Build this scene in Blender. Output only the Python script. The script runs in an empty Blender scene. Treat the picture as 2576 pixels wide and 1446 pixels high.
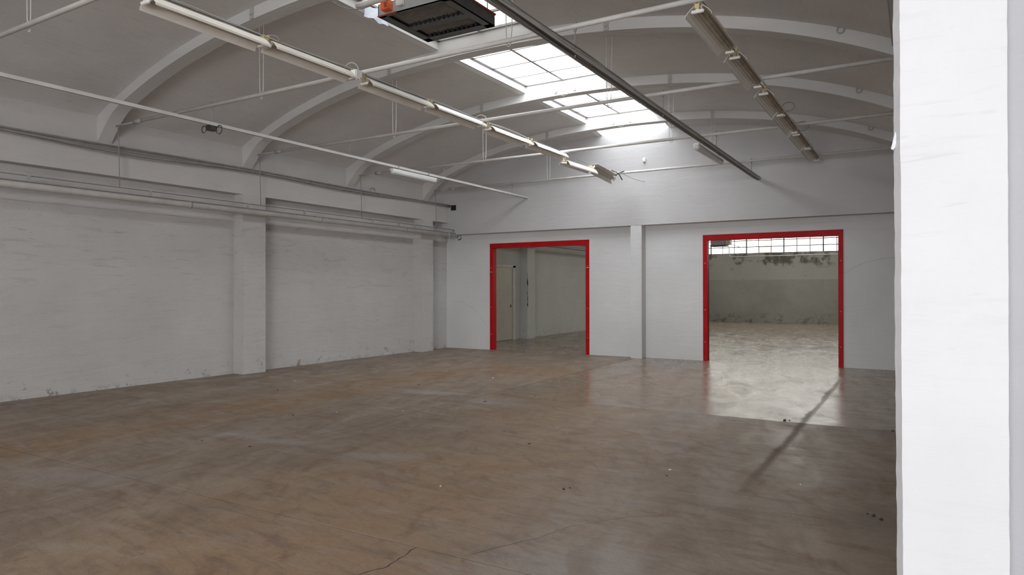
import bpy, bmesh, math, random
from mathutils import Vector, Matrix
random.seed(7)
C = bpy.context.scene.collection
SC = bpy.context.scene

# ------------------------------------------------------------------ camera
cam_d = bpy.data.cameras.new('camera')
cam = bpy.data.objects.new('camera', cam_d); C.objects.link(cam)
cam_d.sensor_fit = 'HORIZONTAL'; cam_d.sensor_width = 36.0
cam_d.lens = 1729.6 / 2576 * 36.0
cam_d.clip_start = 0.05; cam_d.clip_end = 300
YAW, PITCH, ROLL = math.radians(30.695), math.radians(0.2226), math.radians(0.0884)
Rm = Matrix.Rotation(YAW, 4, 'Z') @ Matrix.Rotation(math.pi / 2 + PITCH, 4, 'X') @ Matrix.Rotation(-ROLL, 4, 'Z')
cam.matrix_world = Matrix.Translation((0, 0, 1.6)) @ Rm
SC.camera = cam

# ------------------------------------------------------------------ world, exposure, large lights
W = bpy.data.worlds.new('sky'); SC.world = W; W.use_nodes = True
bg = W.node_tree.nodes['Background']; bg.inputs[0].default_value = (0.80, 0.86, 0.95, 1); bg.inputs[1].default_value = 1.2
SC.view_settings.view_transform = 'Standard'; SC.view_settings.look = 'None'
SC.view_settings.gamma = 1.0; SC.view_settings.use_curve_mapping = False
SC.view_settings.exposure = 0.19
SKYLIGHT_POWER = 8.0      # emission of the overcast-lit wired glass panes overhead
WINDOW_POWER = 5.2        # emission of the ribbon window far behind

def area(name, loc, rot, sx, sy, power, col):
    l = bpy.data.lights.new(name, 'AREA'); l.shape = 'RECTANGLE'; l.size = sx; l.size_y = sy
    l.energy = power; l.color = col
    o = bpy.data.objects.new(name, l); C.objects.link(o); o.location = loc; o.rotation_euler = rot
    return o
# added area light behind the camera, standing in for unseen daylight on the pillar
area('added_front_light', (0.6, -8.95, 2.3), (math.radians(90), 0, 0), 6.4, 3.4, 1060, (0.98, 0.985, 1.0))

# ------------------------------------------------------------------ node helpers
def mat(name, rough=0.8, metal=0.0, spec=0.5):
    m = bpy.data.materials.new(name); m.use_nodes = True
    nt = m.node_tree; b = nt.nodes['Principled BSDF']
    b.inputs['Roughness'].default_value = rough; b.inputs['Metallic'].default_value = metal
    b.inputs['Specular IOR Level'].default_value = spec
    return m, nt, b
def N(nt, t, **kw):
    n = nt.nodes.new(t)
    for k, v in kw.items():
        if k.startswith('i_'): n.inputs[k[2:].replace('_', ' ')].default_value = v
        else: setattr(n, k, v)
    return n
def link(nt, a, b): nt.links.new(a, b)
def pos(nt): return N(nt, 'ShaderNodeNewGeometry').outputs['Position']
def mapping(nt, vec, scale=(1, 1, 1), rot=(0, 0, 0), loc=(0, 0, 0)):
    n = N(nt, 'ShaderNodeMapping'); n.inputs['Scale'].default_value = scale
    n.inputs['Rotation'].default_value = rot; n.inputs['Location'].default_value = loc
    link(nt, vec, n.inputs['Vector']); return n.outputs[0]
def noise(nt, vec, scale, detail=6, rough=0.6, dist=0.0):
    n = N(nt, 'ShaderNodeTexNoise'); n.inputs['Scale'].default_value = scale
    n.inputs['Detail'].default_value = detail; n.inputs['Roughness'].default_value = rough
    n.inputs['Distortion'].default_value = dist
    link(nt, vec, n.inputs['Vector']); return n.outputs['Fac']
def ramp(nt, fac, a, b, ca=(0, 0, 0, 1), cb=(1, 1, 1, 1)):
    n = N(nt, 'ShaderNodeValToRGB'); e = n.color_ramp.elements
    if a > b: a, b, ca, cb = b, a, cb, ca
    e[0].position = a; e[1].position = b; e[0].color = ca; e[1].color = cb
    link(nt, fac, n.inputs[0]); return n.outputs[0]
def mix(nt, fac, a, b, mode='MIX'):
    n = N(nt, 'ShaderNodeMix', data_type='RGBA', blend_type=mode)
    for s, v in ((0, fac), (6, a), (7, b)):
        if isinstance(v, (tuple, list)): n.inputs[s].default_value = v if len(v) == 4 else (*v, 1)
        elif isinstance(v, (int, float)): n.inputs[s].default_value = v
        else: link(nt, v, n.inputs[s])
    return n.outputs[2]
def M(nt, op, a, b=0.0, c=0.0, clamp=False):
    n = N(nt, 'ShaderNodeMath', operation=op, use_clamp=clamp)
    for i, v in enumerate((a, b, c)):
        if isinstance(v, (int, float)): n.inputs[i].default_value = v
        else: link(nt, v, n.inputs[i])
    return n.outputs[0]
def bump(nt, b, h, strength, dist=0.02):
    n = N(nt, 'ShaderNodeBump'); n.inputs['Strength'].default_value = strength; n.inputs['Distance'].default_value = dist
    link(nt, h, n.inputs['Height']); link(nt, n.outputs[0], b.inputs['Normal'])
def sep(nt, v):
    n = N(nt, 'ShaderNodeSeparateXYZ'); link(nt, v, n.inputs[0]); return n.outputs

def plain(name, col, rough=0.7, metal=0.0, var=0.12, scale=6, spec=0.5):
    m, nt, b = mat(name, rough, metal, spec); p = pos(nt)
    n = noise(nt, p, scale, 5)
    c = mix(nt, ramp(nt, n, .3, .75), tuple(x * (1 - var) for x in col), tuple(min(1, x * (1 + var * .5)) for x in col))
    link(nt, c, b.inputs['Base Color']); return m

# ------------------------------------------------------------------ surface materials
def plaster(name, col, streak=0.5, dirt_low=True, axis='y', bumpy=0.5, grime=(.30, .27, .25), holes=True, bluish=0.0):
    """whitewashed rough plaster: trowel ridges that run along the wall, chips, scuffs near the floor"""
    m, nt, b = mat(name, 0.92, 0, .15); p = pos(nt)
    big = noise(nt, p, .6, 4)
    c = mix(nt, ramp(nt, big, .35, .7), tuple(x * .90 for x in col), col)
    # smudged horizontal ridges
    sc = (3.0, .9, 4.5) if axis == 'y' else (.9, 3.0, 4.5)
    x, y, z = sep(nt, p)
    s1 = noise(nt, mapping(nt, p, sc), 1.5, 7, .62, .5)
    hw = M(nt, 'ADD', .30, M(nt, 'MULTIPLY', M(nt, 'SUBTRACT', z, 1.1), .55, clamp=True))   # smudges strengthen higher up
    hw = M(nt, 'MINIMUM', hw, 1.0)
    s2 = noise(nt, mapping(nt, p, (sc[0] * .55, sc[1] * .7, sc[2] * .9)), 1.7, 6, .66, 1.4)
    sm = ramp(nt, s2, .55, .72)
    c = mix(nt, M(nt, 'MULTIPLY', M(nt, 'MULTIPLY', sm, hw), min(.55, streak * .42)), c, tuple(x * .55 for x in col))
    thin = noise(nt, mapping(nt, p, (sc[0] * 1.6, sc[1] * 1.3, sc[2] * 3.2)), 2.2, 5, .55, 1.0)
    tl = M(nt, 'MULTIPLY', M(nt, 'MULTIPLY', ramp(nt, thin, .64, .72), hw), min(.6, streak * .34))
    c = mix(nt, tl, c, tuple(x * .42 for x in col))
    x, y, z = sep(nt, p)
    if dirt_low:
        low = M(nt, 'MULTIPLY', M(nt, 'SUBTRACT', .42, z, clamp=True), 2.2, clamp=True)
        ch = ramp(nt, noise(nt, p, 6.0, 7, .65), .60, .64)
        c = mix(nt, M(nt, 'MULTIPLY', ch, M(nt, 'POWER', low, 1.3), clamp=True), c, (.27, .20, .16))
        vlow = M(nt, 'MULTIPLY', M(nt, 'SUBTRACT', .10, z, clamp=True), 7, clamp=True)
        c = mix(nt, M(nt, 'MULTIPLY', vlow, ramp(nt, noise(nt, p, 5, 5), .52, .62)), c, (.33, .28, .25))
    if holes:
        v = N(nt, 'ShaderNodeTexVoronoi'); v.inputs['Scale'].default_value = 1.9; link(nt, p, v.inputs['Vector'])
        r = N(nt, 'ShaderNodeTexWhiteNoise'); link(nt, v.outputs['Position'], r.inputs['Vector'])
        lim = M(nt, 'MULTIPLY', M(nt, 'POWER', r.outputs['Value'], 5), .035)
        dd = M(nt, 'ADD', v.outputs['Distance'], M(nt, 'MULTIPLY', noise(nt, p, 30, 3), .02))
        h = M(nt, 'LESS_THAN', M(nt, 'SUBTRACT', dd, .006), lim)
        c = mix(nt, M(nt, 'MULTIPLY', h, .8), c, (.24, .19, .15))
    link(nt, c, b.inputs['Base Color'])
    hgt = M(nt, 'ADD', M(nt, 'MULTIPLY', s1, 1.0), M(nt, 'MULTIPLY', noise(nt, p, 22, 5), .25))
    bump(nt, b, hgt, bumpy, .05)
    return m

WHITE = (.66, .655, .655)
m_wallL = plaster('whitewashed_brick_plaster', (.585, .572, .56), 1.5, True, 'y', .55)
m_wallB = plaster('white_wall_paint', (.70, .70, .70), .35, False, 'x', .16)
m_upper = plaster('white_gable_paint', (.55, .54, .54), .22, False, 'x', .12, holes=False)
m_beam = plaster('white_concrete_beam', (.60, .585, .57), .45, False, 'y', .3)
m_rib = plaster('white_arch_paint', (.64, .63, .615), .25, False, 'x', .22, holes=False)
m_pillar = plaster('bright_white_plaster', (.79, .80, .82), .40, False, 'x', .12)
m_shaft = plaster('skylight_reveal_paint', (.78, .78, .77), .15, False, 'y', .15, holes=False)

# vault: grey unpainted boards pressed into concrete, fine streaks along the hall
m_vault, nt, b = mat('board_marked_vault', .95, 0, .1); p = pos(nt)
n1 = noise(nt, mapping(nt, p, (9, 1.3, 9)), 3, 6, .6, .3)
n2 = noise(nt, p, .9, 4)
c = mix(nt, ramp(nt, n2, .3, .7), (.645, .63, .625), (.725, .715, .71))
c = mix(nt, M(nt, 'MULTIPLY', ramp(nt, n1, .62, .72), .35), c, (.84, .825, .81))
c = mix(nt, M(nt, 'MULTIPLY', ramp(nt, n1, .44, .30), .32), c, (.50, .475, .455))
link(nt, c, b.inputs['Base Color']); bump(nt, b, n1, .22, .03)

# floor: polished concrete with rust, dust and drag marks
m_floor, nt, b = mat('stained_concrete_floor', .4, 0, .5)
b.inputs['IOR'].default_value = 1.27; p = pos(nt)
x, y, z = sep(nt, p)
def rotscale(v, rot, sc): return mapping(nt, mapping(nt, v, (1, 1, 1), (0, 0, math.radians(rot))), sc)
wob = noise(nt, p, .9, 5, .6, .6)
drag = noise(nt, rotscale(p, -14, (2.4, .95, 1)), 1.0, 9, .66, .8)
drag2 = noise(nt, rotscale(p, 38, (2.6, .8, 1)), 1.5, 8, .7, .5)
fine = noise(nt, p, 26, 6, .7)
c = mix(nt, ramp(nt, wob, .36, .66), (.262, .200, .150), (.335, .268, .208))
c = mix(nt, M(nt, 'MULTIPLY', ramp(nt, drag, .46, .82), .8), c, (.180, .122, .082))
c = mix(nt, M(nt, 'MULTIPLY', ramp(nt, drag, .50, .24), .6), c, (.345, .295, .25))
def blob(cx, cy, rx, ry, rot, amt, jag=.55, scale=1.6):
    q = mapping(nt, p, (1, 1, 1), (0, 0, 0), (-cx, -cy, 0))
    q = rotscale(q, -rot, (1 / rx, 1 / ry, 1))
    ln = N(nt, 'ShaderNodeVectorMath', operation='LENGTH'); link(nt, q, ln.inputs[0])
    d = M(nt, 'SUBTRACT', 1.2, ln.outputs['Value'])
    d = M(nt, 'ADD', d, M(nt, 'MULTIPLY', M(nt, 'SUBTRACT', drag2, .5), jag * 3.2))
    return M(nt, 'MULTIPLY', d, amt, clamp=True)
# rusty wheel tracks that run along the hall, plus patches
def track(cx, half, y0, y1, amt):
    dx = M(nt, 'ABSOLUTE', M(nt, 'ADD', M(nt, 'SUBTRACT', x, cx), M(nt, 'MULTIPLY', M(nt, 'SUBTRACT', wob, .5), 2.2)))
    t = M(nt, 'MULTIPLY', M(nt, 'SUBTRACT', half, dx), 1.3 / half, clamp=True)
    t = M(nt, 'MULTIPLY', t, M(nt, 'MULTIPLY', M(nt, 'SUBTRACT', y, y0), .5, clamp=True))
    t = M(nt, 'MULTIPLY', t, M(nt, 'MULTIPLY', M(nt, 'SUBTRACT', y1, y), .4, clamp=True))
    t = M(nt, 'MULTIPLY', t, M(nt, 'ADD', .45, M(nt, 'MULTIPLY', M(nt, 'SUBTRACT', drag2, .35), 2.4), clamp=True))
    return M(nt, 'MULTIPLY', t, amt)
tan = track(-3.4, 1.9, 0.5, 10.5, 1.0)
c = mix(nt, M(nt, 'MULTIPLY', tan, .85), c, mix(nt, ramp(nt, drag2, .35, .62), (.47, .325, .195), (.36, .225, .125)))
acc = track(-2.9, .8, 3.5, 9.5, .8)
acc = M(nt, 'MAXIMUM', acc, track(-8.0, 1.15, 1.5, 13.5, .9))
acc = M(nt, 'MAXIMUM', acc, track(-4.4, 1.3, 7.0, 15.0, .75))
RUST = [(-6.9, 12.0, 2.2, .9, 0, .8), (-9.4, 9.4, 1.2, .8, 0, .5), (-3.4, 10.9, 1.0, 1.8, 0, .6), (-5.6, 11.2, 1.4, 1.0, 0, .5), (-8.1, 3.9, .9, .45, 0, .6)]
for r in RUST: acc = M(nt, 'MAXIMUM', acc, blob(*r))
rustc = mix(nt, ramp(nt, drag2, .35, .62), (.400, .245, .112), (.275, .155, .070))
c = mix(nt, M(nt, 'MULTIPLY', acc, .85), c, rustc)
small = ramp(nt, noise(nt, rotscale(p, -35, (2.2, 1.0, 1)), 2.0, 5, .62, 1.0), .54, .70)
c = mix(nt, M(nt, 'MULTIPLY', small, .72), c, (.185, .090, .045))
st1 = ramp(nt, noise(nt, rotscale(p, 8, (.8, 3.2, 1)), 2.2, 7, .64, .8), .49, .66)
c = mix(nt, M(nt, 'MULTIPLY', st1, .55), c, (.135, .100, .078))
st2 = ramp(nt, noise(nt, rotscale(p, -4, (.7, 2.6, 1)), 1.9, 7, .64, .8), .53, .70)
c = mix(nt, M(nt, 'MULTIPLY', st2, .45), c, (.42, .37, .33))
DUST = [(-6.6, 5.0, .45, .16, 20, .6), (-5.7, 5.05, .5, .16, 20, .6), (-6.6, 8.6, .7, .2, 10, .6), (-5.2, 8.3, .7, .22, 0, .5), (-4.5, 5.05, .5, .16, 30, .5),
        (-1.6, 3.2, .7, .9, 20, .4), (-2.6, 8.4, 1.0, .7, 60, .35), (-6.3, 3.2, .8, .3, 20, .35)]
acc = None
for r in DUST:
    v = blob(*r); acc = v if acc is None else M(nt, 'MAXIMUM', acc, v)
c = mix(nt, M(nt, 'MULTIPLY', acc, .75), c, (.44, .455, .48))
DARK = [(-9.3, 4.9, 1.6, .22, 12, .5), (-10.6, 9.8, .9, .2, 60, .5), (-.33, 5.3, .3, .35, 0, .5), (-.4, 8.8, .4, .3, 0, .6), (-.9, 8.6, .8, .12, 0, .5), (-6.6, 8.3, .7, .1, 10, .45)]
acc = None
for r in DARK:
    v = blob(*r); acc = v if acc is None else M(nt, 'MAXIMUM', acc, v)
c = mix(nt, M(nt, 'MULTIPLY', acc, .6), c, (.07, .065, .06))
# removed floor marking: a dark strip running along the hall
d = M(nt, 'ABSOLUTE', M(nt, 'ADD', M(nt, 'ADD', x, 1.22), M(nt, 'MULTIPLY', M(nt, 'SUBTRACT', drag, .5), .10)))
s = M(nt, 'MULTIPLY', M(nt, 'SUBTRACT', .058, d), 22, clamp=True)
s = M(nt, 'MULTIPLY', s, M(nt, 'MULTIPLY', M(nt, 'SUBTRACT', y, 5.3), .6, clamp=True))
s = M(nt, 'MULTIPLY', s, M(nt, 'MULTIPLY', M(nt, 'SUBTRACT', 14.2, y), .8, clamp=True))
c = mix(nt, M(nt, 'MULTIPLY', s, .6), c, (.095, .072, .055))
# fine speckle
c = mix(nt, .25, c, ramp(nt, fine, .3, .7, (.15, .115, .09, 1), (.35, .28, .225, 1)))
link(nt, c, b.inputs['Base Color'])
# the bay in front of the right opening was polished, the other slabs are dull
dull = M(nt, 'MULTIPLY', M(nt, 'MAXIMUM', M(nt, 'LESS_THAN', y, 8.865), M(nt, 'MULTIPLY', M(nt, 'LESS_THAN', x, -5.72), M(nt, 'LESS_THAN', y, 15.6))), .24)
rg = N(nt, 'ShaderNodeMapRange'); rg.inputs[1].default_value = .3; rg.inputs[2].default_value = .7
rg.inputs[3].default_value = .11; rg.inputs[4].default_value = .34
link(nt, drag, rg.inputs[0]); link(nt, M(nt, 'ADD', M(nt, 'ADD', rg.outputs[0], M(nt, 'MULTIPLY', s, .22)), dull), b.inputs['Roughness'])
hb = M(nt, 'ADD', M(nt, 'MULTIPLY', noise(nt, rotscale(p, 6, (1, 2.4, 1)), 9, 6, .6, .4), .42), M(nt, 'MULTIPLY', noise(nt, rotscale(p, 6, (1, 2, 1)), 22, 3, .6), .12))
bump(nt, b, hb, .26, .02)

m_joint = plain('dark_joint_filler', (.07, .055, .045), .9)
m_steel = plain('white_painted_steel', (.62, .60, .575), .5, 0, .15, 4)
m_steel_grey = plain('grey_painted_steel', (.40, .385, .37), .5, 0, .15)
m_tray = plain('dull_galvanised_tray', (.50, .49, .47), .5)
m_steel_dark = plain('dark_channel_steel', (.10, .095, .09), .6)
m_strap = plain('rusty_white_strap', (.44, .42, .40), .8)
m_cable = plain('grey_cable_sheath', (.22, .21, .20), .6, 0, .2, 10)
m_cable_black = plain('black_cable_sheath', (.045, .042, .04), .5)
m_cable_mid = plain('mid_grey_cable_sheath', (.36, .345, .33), .6, 0, .2, 10)
m_cable_light = plain('pale_cable_sheath', (.42, .41, .40), .6)
m_wire = plain('pale_hanger_wire', (.62, .60, .57), .6)
m_wire_dark = plain('dirty_hanger_rod', (.30, .28, .265), .7)
m_reflector = plain('enamelled_reflector', (.80, .765, .70), .35, 0, .12, 3)
m_spine = plain('grimy_lamp_spine', (.50, .455, .38), .5, 0, .3, 5)
m_holder = plain('white_lamp_holder', (.80, .79, .76), .4, 0, .05)
m_clip = plain('yellowed_plastic_clip', (.66, .55, .30), .45, 0, .15, 30)
m_box = plain('white_plastic_box', (.78, .77, .74), .45, 0, .05)
m_heater = plain('dark_green_grey_enamel', (.095, .10, .095), .5, 0, .3, 5)
m_heater_face = plain('grey_enamel_panel', (.34, .35, .34), .5)
m_sheet = plain('dusty_corrugated_sheet', (.21, .195, .18), .7, 0, .3, 9)
m_black = plain('matt_black', (.012, .011, .01), .8)
m_orange = plain('orange_enamel', (.78, .14, .03), .4, 0, .1, 10)
m_redlip = plain('rust_red_paint', (.30, .05, .035), .5)
m_duct = plain('bluish_pale_sheet', (.60, .64, .74), .3, 0, .2, 12)
m_cream = plain('cream_door_paint', (.52, .49, .40), .5, 0, .08, 3)
m_frame = plain('whitish_door_frame_paint', (.55, .55, .50), .5)
m_muntin = plain('grey_glazing_bar', (.40, .385, .37), .6)
m_tube = None
def glassy(name, col, alpha, rough):
    m, nt, b = mat(name, rough); b.inputs['Base Color'].default_value = (*col, 1)
    b.inputs['Alpha'].default_value = alpha; return m
m_diff = plain('frosted_lamp_cover', (.62, .63, .62), .18, 0, .06, 4)
m_redsteel, nt, b = mat('glossy_red_paint', .42, 0, .12); p = pos(nt)
wr = noise(nt, p, 3.5, 6, .65)
c = mix(nt, ramp(nt, wr, .35, .7), (.36, .008, .010), (.46, .012, .015))
c = mix(nt, ramp(nt, noise(nt, p, 9, 5, .7), .70, .73), c, (.07, .03, .025))
link(nt, c, b.inputs['Base Color']); bump(nt, b, noise(nt, p, 5, 3), .15, .02)
m_scr = plain('scratch_mark_grey', (.38, .37, .36), .9)

def lit_glass(name, col, power, dirt, scale=14, thr=(.50, .66)):
    """weathered wired glass lit from outside by the overcast sky"""
    m, nt, b = mat(name, .35); p = pos(nt)
    n1 = noise(nt, p, scale, 6, .7); n2 = noise(nt, p, 1.7, 3)
    k = M(nt, 'MULTIPLY', ramp(nt, n1, thr[0], thr[1]), dirt)
    c = mix(nt, k, col, tuple(x * .25 for x in col))
    c = mix(nt, M(nt, 'MULTIPLY', ramp(nt, n2, .45, .7), .25 * dirt), c, tuple(x * .5 for x in col))
    link(nt, c, b.inputs['Emission Color']); b.inputs['Emission Strength'].default_value = power
    b.inputs['Base Color'].default_value = (.5, .5, .5, 1)
    return m
m_glass = lit_glass('skylit_wired_glass', (.92, .96, 1.0), SKYLIGHT_POWER, .5, 1.1, (.52, .80))
m_glass_dirty_dim = lit_glass('dirty_dimmed_wired_glass', (.95, .96, .95), SKYLIGHT_POWER * .24, .75, 20, (.46, .62))
m_glass_back = lit_glass('room_beyond_wired_glass', (.97, .98, .93), SKYLIGHT_POWER * .34, .5, 6)
m_window = lit_glass('ribbon_window_glass', (1.0, 1.0, .93), WINDOW_POWER, .25, 6)
m_window_pink = lit_glass('window_glass_pinkish', (1.0, .66, .55), WINDOW_POWER * .30, .3, 6)

# far wall with mould under the windows
m_far, nt, b = mat('mouldy_far_wall', .9, 0, .2); p = pos(nt); x, y, z = sep(nt, p)
c = mix(nt, ramp(nt, noise(nt, p, .8, 5), .35, .7), (.34, .34, .30), (.43, .43, .385))
up = M(nt, 'GREATER_THAN', z, M(nt, 'ADD', 2.07, M(nt, 'MULTIPLY', noise(nt, p, .8, 2), .05)))
c = mix(nt, M(nt, 'MULTIPLY', up, .45), c, (.56, .56, .52))
band = M(nt, 'MULTIPLY', M(nt, 'SUBTRACT', .55, M(nt, 'ABSOLUTE', M(nt, 'SUBTRACT', z, 3.15))), 3, clamp=True)
st = ramp(nt, noise(nt, p, 1.25, 8, .68), .50, .58)
c = mix(nt, M(nt, 'MULTIPLY', st, M(nt, 'MULTIPLY', band, .85)), c, (.10, .09, .075))
lowb = M(nt, 'MULTIPLY', M(nt, 'SUBTRACT', .55, z, clamp=True), 2, clamp=True)
c = mix(nt, M(nt, 'MULTIPLY', ramp(nt, noise(nt, p, 1.6, 7, .65), .50, .6), lowb), c, (.13, .115, .10))
fl = ramp(nt, noise(nt, mapping(nt, p, (1, 1, 2)), 1.5, 8, .7), .66, .70)
c = mix(nt, M(nt, 'MULTIPLY', fl, .5), c, (.2, .17, .14))
link(nt, c, b.inputs['Base Color']); bump(nt, b, noise(nt, p, 9, 5), .2, .03)
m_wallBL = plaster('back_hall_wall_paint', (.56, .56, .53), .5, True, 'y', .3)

# ------------------------------------------------------------------ mesh helpers
def mesh_obj(name, bm, m, parent=None, smooth=False, bevel=0):
    if bevel:
        bmesh.ops.bevel(bm, geom=list(bm.edges), offset=bevel, segments=2, affect='EDGES')
    bmesh.ops.recalc_face_normals(bm, faces=bm.faces)
    me = bpy.data.meshes.new(name); bm.to_mesh(me); bm.free()
    if smooth:
        for f in me.polygons: f.use_smooth = True
    for mm in (m if isinstance(m, (list, tuple)) else [m]): me.materials.append(mm)
    o = bpy.data.objects.new(name, me); C.objects.link(o)
    if parent is not None: o.parent = parent
    return o
def box(bm, x0, x1, y0, y1, z0, z1):
    v = [bm.verts.new((x, y, z)) for x in (x0, x1) for y in (y0, y1) for z in (z0, z1)]
    fs = []
    for a in ((0, 1, 3, 2), (4, 6, 7, 5), (0, 4, 5, 1), (2, 3, 7, 6), (0, 2, 6, 4), (1, 5, 7, 3)):
        fs.append(bm.faces.new([v[i] for i in a]))
    return v, fs
def boxobj(name, m, dims, parent=None, bevel=0):
    bm = bmesh.new(); box(bm, *dims); return mesh_obj(name, bm, m, parent, False, bevel)
def tube(bm, pts, r, seg=8, caps=True):
    pts = [Vector(p) for p in pts]; rings = []
    t0 = (pts[1] - pts[0]).normalized()
    up = Vector((0, 0, 1)) if abs(t0.z) < .9 else Vector((1, 0, 0))
    nrm = t0.cross(up).normalized()
    for i, p in enumerate(pts):
        t = ((pts[min(i + 1, len(pts) - 1)] - pts[max(i - 1, 0)])).normalized()
        nrm = (nrm - t * nrm.dot(t)).normalized(); bn = t.cross(nrm)
        rr = r[i] if isinstance(r, (list, tuple)) else r
        rings.append([bm.verts.new(p + (nrm * math.cos(2 * math.pi * k / seg) + bn * math.sin(2 * math.pi * k / seg)) * rr) for k in range(seg)])
    for a, b2 in zip(rings, rings[1:]):
        for k in range(seg):
            bm.faces.new((a[k], a[(k + 1) % seg], b2[(k + 1) % seg], b2[k]))
    if caps: bm.faces.new(rings[0]); bm.faces.new(rings[-1][::-1])
def tubeobj(name, m, pts, r, parent=None, seg=8):
    bm = bmesh.new(); tube(bm, pts, r, seg); return mesh_obj(name, bm, m, parent, True)
def prism(bm, prof, y0, y1, axis='y'):
    """closed profile of (a,b) extruded; axis y: (x,z); axis x: (y,z)"""
    f = (lambda a, b2, t: (a, t, b2)) if axis == 'y' else (lambda a, b2, t: (t, a, b2))
    A = [bm.verts.new(f(a, b2, y0)) for a, b2 in prof]; B = [bm.verts.new(f(a, b2, y1)) for a, b2 in prof]
    n = len(prof)
    for i in range(n): bm.faces.new((A[i], A[(i + 1) % n], B[(i + 1) % n], B[i]))
    bm.faces.new(A[::-1]); bm.faces.new(B)
def empty(name, loc=(0, 0, 0), rot=(0, 0, 0)):
    o = bpy.data.objects.new(name, None); C.objects.link(o); o.location = loc; o.rotation_euler = rot
    o.empty_display_size = .2; return o
def tag(o, label, cat, group=None):
    o['label'] = label; o['category'] = cat
    if group: o['group'] = group
    return o
def struct(o, label=None):
    o['kind'] = 'structure'
    if label: o['label'] = label
    return o
def catenary(a, b2, sag, n=10):
    a, b2 = Vector(a), Vector(b2)
    return [a.lerp(b2, i / n) - Vector((0, 0, 4 * sag * (i / n) * (1 - i / n))) for i in range(n + 1)]

# ------------------------------------------------------------------ dimensions
XL, XF = -11.39, -11.11          # recessed wall panel, beam / pilaster face
YB, YU = 15.61, 15.33            # back wall panel, upper wall / pilaster face
YE = 35.6                        # far wall of the hall behind
XR = 4.5                         # far side of the bay to the right (out of view)
YF = -9.1                        # front wall behind the camera
XA = -.22                        # right springing line of the vault
XC = -5.75
def zv(x): d = x - XC; return 5.43 - .0255 * d * d - .00028 * d ** 4
def zr(x):
    d = x - XC; z = 5.27 - .024 * d * d - .00035 * d ** 4
    if x < -10.75: z -= .62 * ((-10.75 - x) / .55) ** 1.7 * .42
    return z
TIES = [-7.86, -5.04, -2.22, .60, 3.40, 6.22, 8.95, 11.75, 14.57]
ZT = 4.235
SKX0, SKX1, ZG = -6.57, -4.92, 5.57

# ------------------------------------------------------------------ floor of slabs with open joints
floor = struct(boxobj('floor', m_joint, (-11.6, XR, YF - .3, YE + .2, -.20, -.003)), 'grey concrete floor with rust stains and saw-cut joints')
xs = [-11.55, -5.72, XR]; ys = [YF - .2, -7.58, -2.10, 3.385, 8.865, 15.62, 15.98, 21.3, 26.6, YE + .1]
for i in range(len(xs) - 1):
    for j in range(len(ys) - 1):
        g = .005 if j < 5 else .008
        bm = bmesh.new(); box(bm, xs[i] + g, xs[i + 1] - g, ys[j] + g, ys[j + 1] - g, -.003, 0)
        mesh_obj('slab', bm, m_floor, floor)
# hairline cracks filled with dirt, lying in the slab surface
def crack(pts, w):
    bm = bmesh.new(); P = []
    for a, b2 in zip(pts, pts[1:]):
        for k in range(6):
            t = k / 6; P.append((a[0] + (b2[0] - a[0]) * t + random.uniform(-.012, .012), a[1] + (b2[1] - a[1]) * t + random.uniform(-.012, .012)))
    P.append(pts[-1]); L = []; R2 = []
    for i, q in enumerate(P):
        ww = w * random.uniform(.4, 1.2)
        a = P[max(i - 1, 0)]; b2 = P[min(i + 1, len(P) - 1)]; dx, dy = b2[0] - a[0], b2[1] - a[1]; l = math.hypot(dx, dy)
        L.append(bm.verts.new((q[0] - dy / l * ww, q[1] + dx / l * ww, .0006))); R2.append(bm.verts.new((q[0] + dy / l * ww, q[1] - dx / l * ww, .0006)))
    for i in range(len(P) - 1): bm.faces.new((L[i], L[i + 1], R2[i + 1], R2[i]))
    return mesh_obj('crack', bm, m_joint, floor)
crack([(-2.74, 2.75), (-2.71, 2.92), (-2.66, 3.10), (-2.70, 3.38)], .005)
crack([(-2.35, 3.45), (-2.14, 3.89), (-2.05, 4.2), (-1.87, 4.47), (-1.75, 4.62), (-1.55, 4.75)], .0025)

# ------------------------------------------------------------------ left wall
wl = struct(boxobj('wall_left', m_wallL, (XL - .35, XL, YF, YB + .06, -.1, 5.0)), 'long whitewashed rough plaster wall on the left')
boxobj('plinth_patch', m_wallL, (XL - .02, XL + .03, YF, YB, 2.93, 3.44), wl)
# upper beam with a pilaster every second rib
boxobj('ring_beam', m_beam, (XL - .02, XF, YF, YB, 3.44, 3.95), wl)
boxobj('upper_band', m_beam, (XL - .02, XL + .10, YF, YB, 3.95, 4.40), wl)
for y0, y1 in ((-8.1, -7.55), (-2.45, -1.90), (3.10, 3.65), (8.66, 9.20), (14.12, 14.63)):
    bm = bmesh.new(); box(bm, XL - .02, XF - .002, y0, y1, -.02, 3.46)
    mesh_obj('pilaster', bm, m_wallL, wl, bevel=.012)

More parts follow.
